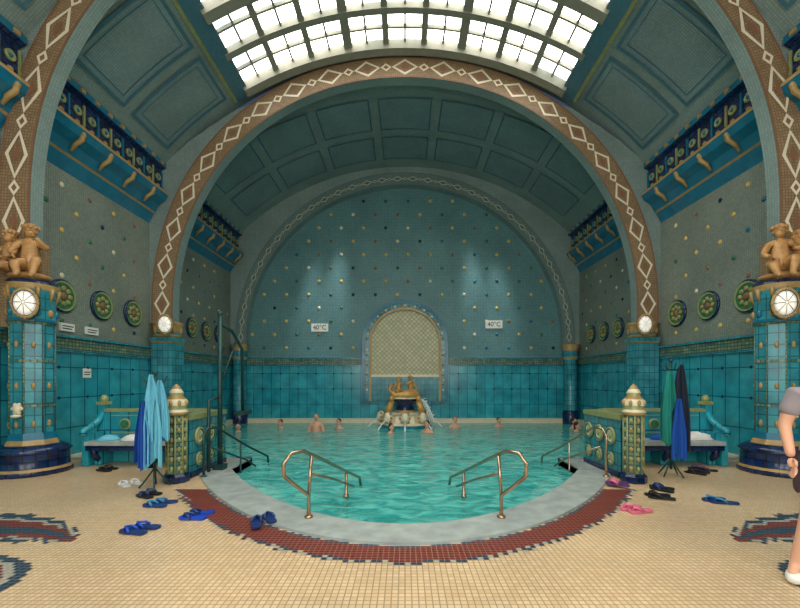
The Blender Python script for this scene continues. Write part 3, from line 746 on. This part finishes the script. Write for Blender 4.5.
# ---------------------------------------------------------------- handrails
for s in (-1,1):
    e=empty('pool_handrail',(s*1.1,4.55,0)); mb=MB()
    loop=[(s*1.10,4.57,.03),(s*1.10,4.57,.28),(s*1.22,4.42,.44),(s*1.31,4.33,.56),(s*1.31,4.31,.70),(s*1.24,4.36,.80),(s*1.14,4.5,.80),(s*1.05,4.85,.66),(s*.9,5.6,.36),(s*.74,6.5,.02),(s*.72,6.6,-.2)]
    mb.tube(loop,.022,0,10)
    mb.tube([(s*1.10,4.57,.28),(s*1.09,4.66,.72)],.02,0,10)
    mb.tube([(s*1.09,4.62,.52),(s*.92,5.5,.22),(s*.8,6.2,-.05)],.017,0,8)
    mb.tube([(s*.86,5.85,.27),(s*.86,5.85,-.8)],.02,0,8)
    mb.lathe((s*1.10,4.57,.03),[(.05,0),(.05,.015),(.03,.03)],12,0)
    mb.lathe((s*.86,5.85,-.12),[(.04,0),(.04,.05)],12,0)
    mb.build('rail',['brass'],loc=(s*1.1,4.57,0),parent=e)
    e=empty('pool_handrail',(s*3.25,6.4,0)); mb=MB()
    mb.tube([(s*3.27,6.5,.03),(s*3.27,6.5,.7),(s*3.24,6.55,.8),(s*3.18,6.75,.8),(s*3.0,7.6,.35),(s*2.85,8.3,.02),(s*2.83,8.35,-.3)],.021,0,8)
    mb.tube([(s*3.22,6.6,.5),(s*3.0,7.6,.08),(s*2.95,7.9,-.1)],.016,0,8)
    mb.tube([(s*3.04,7.4,.45),(s*3.04,7.4,-.8)],.018,0,8)
    mb.lathe((s*3.27,6.5,.03),[(.05,0),(.05,.015),(.03,.03)],12,0)
    mb.build('rail',['iron' if s<0 else 'brass'],loc=(s*3.25,6.5,0),parent=e)
mb=MB(); x,y=-3.26,7.05
mb.box(x-.09,x+.09,y-.09,y+.09,.03,.12,0); mb.tube([(x,y,.1),(x,y,2.75)],[.045,.04],0,10); mb.sph((x,y,2.77),.05,0,8,6)
mb.tube([(x,y,2.6),(x+.06,y+.35,2.5),(x+.1,y+.7,2.2),(x+.1,y+.75,1.0)],.03,0,8); mb.tube([(x-.1,y-.2,.03),(x-.1,y-.2,1.25),(x,y,1.3)],.03,0,8)
mb.tube([(x,y,1.5),(x+.08,y+.5,2.35)],.022,0,8); mb.box(x-.0,x+.2,y+.55,y+.95,.93,1.0,0)
mb.build('pool_lift',['iron'],loc=(x,y,0))
# ---------------------------------------------------------------- fountain
e=empty('fountain',(0,14.8,0)); mb=MB(); c=(0,14.8,0)
mb.lathe(c,[(1.0,ZP),(1.0,-.1),(1.05,.0),(.95,.06),(.85,.06),(.83,.32),(.9,.38),(.6,.42)],8,[0,0,1,1,1,1,1],False,rot=pi/8)
for k in range(5):
    a=-pi/2+(k-2)*.75
    cx_,cy_=.88*math.cos(a),14.8+.88*math.sin(a)
    mb.sph((cx_,cy_,.26),(.16,.15,.2),1,10,8); mb.sph((cx_+.1*math.cos(a),cy_+.1*math.sin(a),.2),(.08,.08,.07),1,8,6)
    for j in range(8):
        b=2*pi*j/8; mb.sph((cx_-.16*math.sin(a)*math.cos(b),cy_+.16*math.cos(a)*math.cos(b),.26+.19*math.sin(b)),.05,2,6,5)
    P=[(cx_+q*.5*math.cos(a),cy_+q*.5*math.sin(a),.17-.32*q*q) for q in (0.2,.4,.6,.8,1.0)]
    mb.tube(P,[.012,.016,.02,.026,.034],4,6)
random.seed(3)
for k in range(4):
    P=[((.5+q*(.35+.08*k)),14.5-q*.1*k,.92+q*.25-1.25*q*q) for q in (0,.2,.4,.6,.8,.93)]
    mb.tube(P,[.008,.011,.014,.018,.022,.026],4,6)
for k in range(130):
    q=random.random(); a=random.uniform(0,6.28); r=random.uniform(0,.12+.2*q)
    mb.sph((.6+.45*q+r*math.cos(a),14.35+r*math.sin(a)*.6,max(ZW,.85-1.0*q*q+random.gauss(0,.07))),random.uniform(.008,.02),4,6,4)
mb.lathe(c,[(.42,.4),(.36,.5),(.3,.7),(.46,.82),(.58,.92),(.56,.97),(.2,.97)],16,[2,3,3,3,1,1])
mb.build('basin',['wains','cream','gold','navy','jet'],loc=c,parent=e)
mb=MB()
mb.sph((0,14.8,1.0),(.45,.38,.24),0,12,8)
cherub(mb,Matrix.Translation((-.22,14.65,1.0))@Matrix.Rotation(-.5,4,'Z')@Matrix.Scale(.66,4),0,1)
cherub(mb,Matrix.Translation((.2,14.65,1.0))@Matrix.Rotation(.6,4,'Z')@Matrix.Scale(.7,4),0,-1)
mb.tube([(.55,14.6,.85),(.42,14.5,1.05),(.1,14.35,1.08),(-.35,14.45,1.02),(-.58,14.55,1.25),(-.5,14.6,1.45)],[.05,.13,.16,.11,.05,.09],0,10)
for sx in (-1,1):
    mb.tube([(sx*.66,14.5,.42),(sx*.56,14.38,.6),(sx*.46,14.45,.85)],[.13,.12,.08],0,10); mb.sph((sx*.48,14.4,.93),(.1,.1,.11),0,10,8)
mb.build('sculpture',['bronze'],loc=(0,14.8,1.1),parent=e)
# ---------------------------------------------------------------- flip flops
def flipflops(x,y,yaw,mat,sole=None,gap=.12,name='flip_flops',z=0):
    mb=MB(); 
    out=[(0,-.13),(.035,-.12),(.045,-.06),(.038,0),(.05,.07),(.045,.12),(.02,.145),(-.01,.15),(-.038,.12),(-.045,.06),(-.035,0),(-.038,-.06),(-.033,-.115)]
    for k,s in enumerate((-1,1)):
        T=Matrix.Translation((x,y,z))@Matrix.Rotation(yaw+s*random.uniform(.0,.35),4,'Z')@Matrix.Translation((s*gap/1.6,random.uniform(-.05,.05),0))@Matrix.Diagonal((s*-1.25,1.15,1,1))
        n=len(out); vs=[(a,b,.006) for a,b in out]+[(a,b,.03) for a,b in out]
        fs=[tuple(range(n))[::-1],tuple(range(n,2*n))]+[(i,(i+1)%n,n+(i+1)%n,n+i) for i in range(n)]
        mb.add(vs,fs,0,False,T)
        mb.tube([(-.042,.0,.03),(-.03,.04,.06),(.0,.09,.065),(.005,.105,.03)],[.012,.014,.012,.008],1,6,T)
        mb.tube([(.042,.0,.03),(.035,.04,.06),(.0,.09,.065)],[.012,.014,.012],1,6,T)
    mb.build(name,[mat,sole or mat],loc=(x,y,z))
random.seed(9)
for x,y,yaw,a,b2,z in [(-3.52,5.52,1.2,'black','c_dblue',0),(-3.14,5.12,1.4,'c_dblue','c_lblue',0),(-2.80,4.24,1.5,'c_dblue','c_blue',0),(-2.43,4.67,1.7,'c_blue','c_dblue',0),
          (-1.56,4.42,.4,'c_dblue','c_dblue',.026),(3.24,6.0,1.2,'c_purple','c_pink',.026),(3.76,5.82,.6,'black','c_dblue',0),(3.45,5.45,1.3,'black','black',0),
          (2.87,4.92,1.9,'c_pink','c_pink',0),(4.12,5.25,1.6,'c_dblue','c_lblue',0),(-4.2,6.1,.9,'t_white','t_white',0),(-6.1,7.75,1.0,'black','c_dblue',0),
          (-5.3,7.1,1.3,'black','black',0),(5.3,7.1,1.2,'black','c_purple',0),(5.0,6.85,.8,'black','black',0)]:
    flipflops(x,y,yaw,a,b2,z=z)
# ---------------------------------------------------------------- lights
w=bpy.data.worlds.new('World'); bpy.context.scene.world=w; w.use_nodes=True
nt=w.node_tree; sk=nt.nodes.new('ShaderNodeTexSky'); sk.sky_type='HOSEK_WILKIE'
nt.links.new(sk.outputs['Color'],nt.nodes['Background'].inputs['Color']); nt.nodes['Background'].inputs['Strength'].default_value=.8
def spot(loc,tgt,e,size,col=(1,.97,.92),rad=.12,blend=1):
    l=bpy.data.lights.new('spot','SPOT'); l.energy=e; l.spot_size=size; l.spot_blend=blend; l.color=col; l.shadow_soft_size=rad
    o=bpy.data.objects.new('spot_light',l); bpy.context.scene.collection.objects.link(o); o.location=loc
    o.rotation_euler=(Vector(tgt)-Vector(loc)).to_track_quat('-Z','Y').to_euler()
for s in (-1,1): 
    spot((s*2.3,15.1,9.3),(s*2.9,16.2,4.6),1300,math.radians(19),rad=.25)
    spot((s*3.1,15.1,9.0),(s*3.9,16.2,4.4),1100,math.radians(17),rad=.25)
# ---------------------------------------------------------------- camera
cd=bpy.data.cameras.new('camera'); cam=bpy.data.objects.new('camera',cd); bpy.context.scene.collection.objects.link(cam)
cam.location=(0,0,1.6); cam.rotation_euler=(pi/2,0,0)
cd.sensor_width=36; cd.lens=36*400/800; cd.shift_y=76/800; cd.shift_x=-5/800; cd.clip_start=.05
bpy.context.scene.camera=cam
bpy.context.scene.view_settings.view_transform='Standard'
